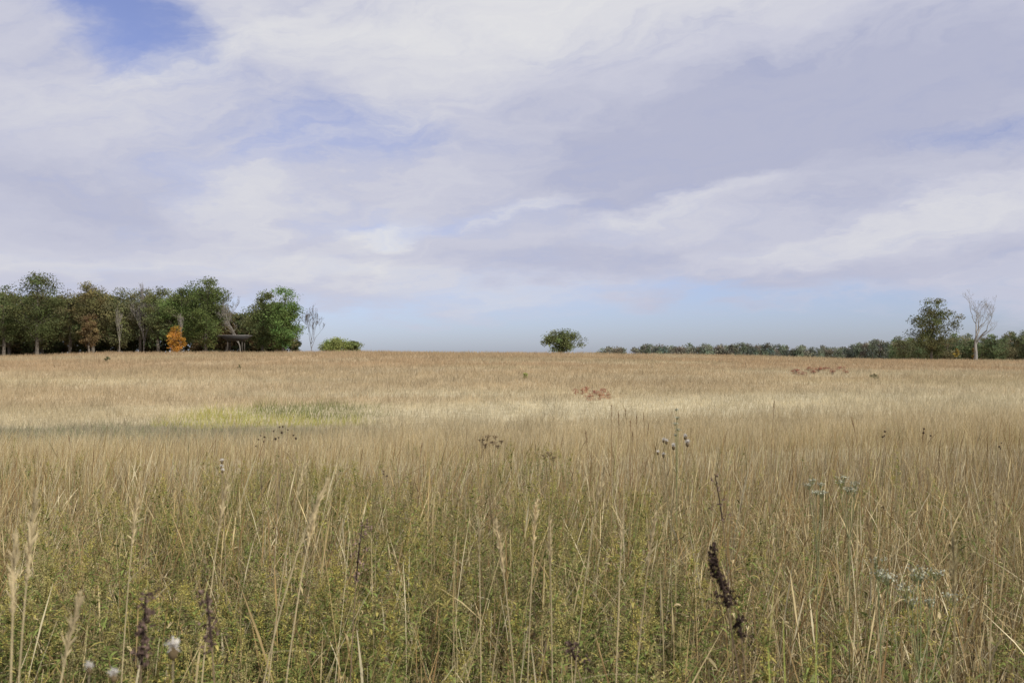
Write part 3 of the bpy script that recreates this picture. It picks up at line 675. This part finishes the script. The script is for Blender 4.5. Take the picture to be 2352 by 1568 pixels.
def noise(vec, scale, detail=6, rough=.55, dist=0.0):
    n = N.new('ShaderNodeTexNoise'); n.noise_dimensions = '2D'; K.new(vec, n.inputs['Vector']); n.inputs['Scale'].default_value = scale; n.inputs['Detail'].default_value = detail
    n.inputs['Roughness'].default_value = rough; n.inputs['Distortion'].default_value = dist; return n
def vmath(op, a, b):
    n = N.new('ShaderNodeVectorMath'); n.operation = op; K.new(a, n.inputs[0])
    if isinstance(b, tuple): n.inputs[1].default_value = b
    else: K.new(b, n.inputs[1])
    return n.outputs[0]
X, Y_, Z = sp.outputs
az = mth('ARCTAN2', X, Y_); el = mth('ARCSINE', Z)
zc = mth('ADD', mth('MAXIMUM', Z, 0.0), .22)
plane = comb(mth('DIVIDE', X, zc), mth('DIVIDE', Y_, zc), 0.0)
ae = comb(az, el)
w1 = noise(plane, 1.5, 2, .55); w2 = noise(plane, 6.0, 4, .62)
wv = vmath('MULTIPLY', vmath('SUBTRACT', w1.outputs['Color'], (.5, .5, .5)), (.18, .08, 0))
wv2 = vmath('MULTIPLY', vmath('SUBTRACT', w2.outputs['Color'], (.5, .5, .5)), (.08, .035, 0))
P = vmath('ADD', vmath('ADD', ae, wv), wv2)
def blob(px, py, rx, ry, rot=0, s=1.0):
    a = math.atan((px-1176)/F); e = math.atan((HY-py)/F*math.cos(a))
    m = N.new('ShaderNodeMapping'); m.vector_type = 'TEXTURE'; K.new(P, m.inputs['Vector'])
    m.inputs['Location'].default_value = (a, e, 0); m.inputs['Rotation'].default_value = (0, 0, R(rot)); m.inputs['Scale'].default_value = (rx/F*1.8, ry/F*1.8, 1)
    g = N.new('ShaderNodeTexGradient'); g.gradient_type = 'SPHERICAL'; K.new(m.outputs[0], g.inputs[0])
    return mth('MULTIPLY', mrange(g.outputs['Fac'], 0, .95, 0, 1), s)
def total(bl):
    t = None
    for b in bl:
        o = blob(*b); t = o if t is None else mth('ADD', t, o)
    return t
holes = total([(270, 75, 150, 75, -10, 1.0), (170, 0, 130, 50, 0, .4), (860, 295, 210, 70, 8, .50), (640, 400, 200, 50, 10, .30), (830, 490, 130, 34, 0, .4), (1090, 500, 190, 38, 0, .45),
               (2270, 305, 190, 24, 0, .65), (1150, 785, 1100, 80, 0, .75), (2000, 765, 900, 80, 0, .75), (560, 230, 280, 110, 0, .22), (1500, 690, 500, 40, -5, .3), (300, 790, 700, 60, 0, .6)])
bright = total([(1500, 30, 800, 110, 0, .42), (720, 60, 320, 80, 0, .2), (880, 525, 140, 26, 5, .5), (550, 470, 170, 50, 12, .25), (1610, 455, 200, 30, 12, .5), (1225, 470, 90, 20, 8, .5),
                (2050, 545, 360, 50, 8, .45), (2230, 440, 250, 34, 8, .35), (150, 270, 260, 90, 0, .18), (440, 140, 200, 50, 15, .2), (1520, 520, 250, 36, 5, .3), (1100, 660, 560, 45, -8, .3),
                (100, 610, 350, 40, 5, .28), (650, 620, 300, 45, 0, .22), (1050, 360, 200, 170, 30, .2)])
dark = total([(1650, 265, 580, 170, 12, .48), (2200, 230, 400, 240, 0, .25), (1900, 625, 560, 42, 8, .28), (80, 440, 300, 60, 0, .25), (1350, 600, 300, 35, 5, .15)])
rotm = N.new('ShaderNodeMapping'); rotm.vector_type = 'TEXTURE'; rotm.inputs['Rotation'].default_value = (0, 0, R(13)); rotm.inputs['Scale'].default_value = (.32, .085, 1); K.new(P, rotm.inputs['Vector'])
f1 = noise(rotm.outputs[0], 1.4, 3, .5, .5); f2 = noise(rotm.outputs[0], 4.2, 7, .64, .2)
n1 = mth('SUBTRACT', f1.outputs['Fac'], .5); n2 = mth('SUBTRACT', f2.outputs['Fac'], .5)
fade = mrange(el, .02, .11, .12, 1)
dens = mth('SUBTRACT', 1.0, holes)
dens = mth('ADD', dens, mth('MULTIPLY', mth('ADD', mth('MULTIPLY', n1, .6), mth('MULTIPLY', n2, .85)), fade))
dens = mrange(dens, -.25, 1.05, 0, 1)
br = mth('ADD', .42, mth('SUBTRACT', bright, dark))
br = mth('ADD', br, mth('MULTIPLY', mth('ADD', mth('MULTIPLY', n1, .55), mth('MULTIPLY', n2, .42)), fade), True)
cr = N.new('ShaderNodeValToRGB'); K.new(br, cr.inputs[0]); E = cr.color_ramp.elements
E[0].position = 0; E[0].color = (.46, .48, .62, 1); E[1].position = 1; E[1].color = (.75, .75, .77, 1)
e = cr.color_ramp.elements.new(.5); e.color = (.585, .595, .70, 1)
sc10 = vmath('MULTIPLY', cr.outputs[0], (10, 10, 10))
tm = N.new('ShaderNodeMix'); tm.data_type = 'RGBA'; K.new(mrange(el, .0, .20, 0, 1), tm.inputs[0]); tm.inputs[6].default_value = (.98, 1.08, 1.62, 1); tm.inputs[7].default_value = (1.22, 1.03, 1.30, 1)
tint = vmath('MULTIPLY', sky.outputs[0], tm.outputs[2])
mx = N.new('ShaderNodeMix'); mx.data_type = 'RGBA'; K.new(dens, mx.inputs[0]); K.new(tint, mx.inputs[6]); K.new(sc10, mx.inputs[7])
K.new(mx.outputs[2], bg.inputs[0])
SC.view_settings.view_transform = 'Standard'; SC.view_settings.look = 'None'; SC.view_settings.exposure = 0
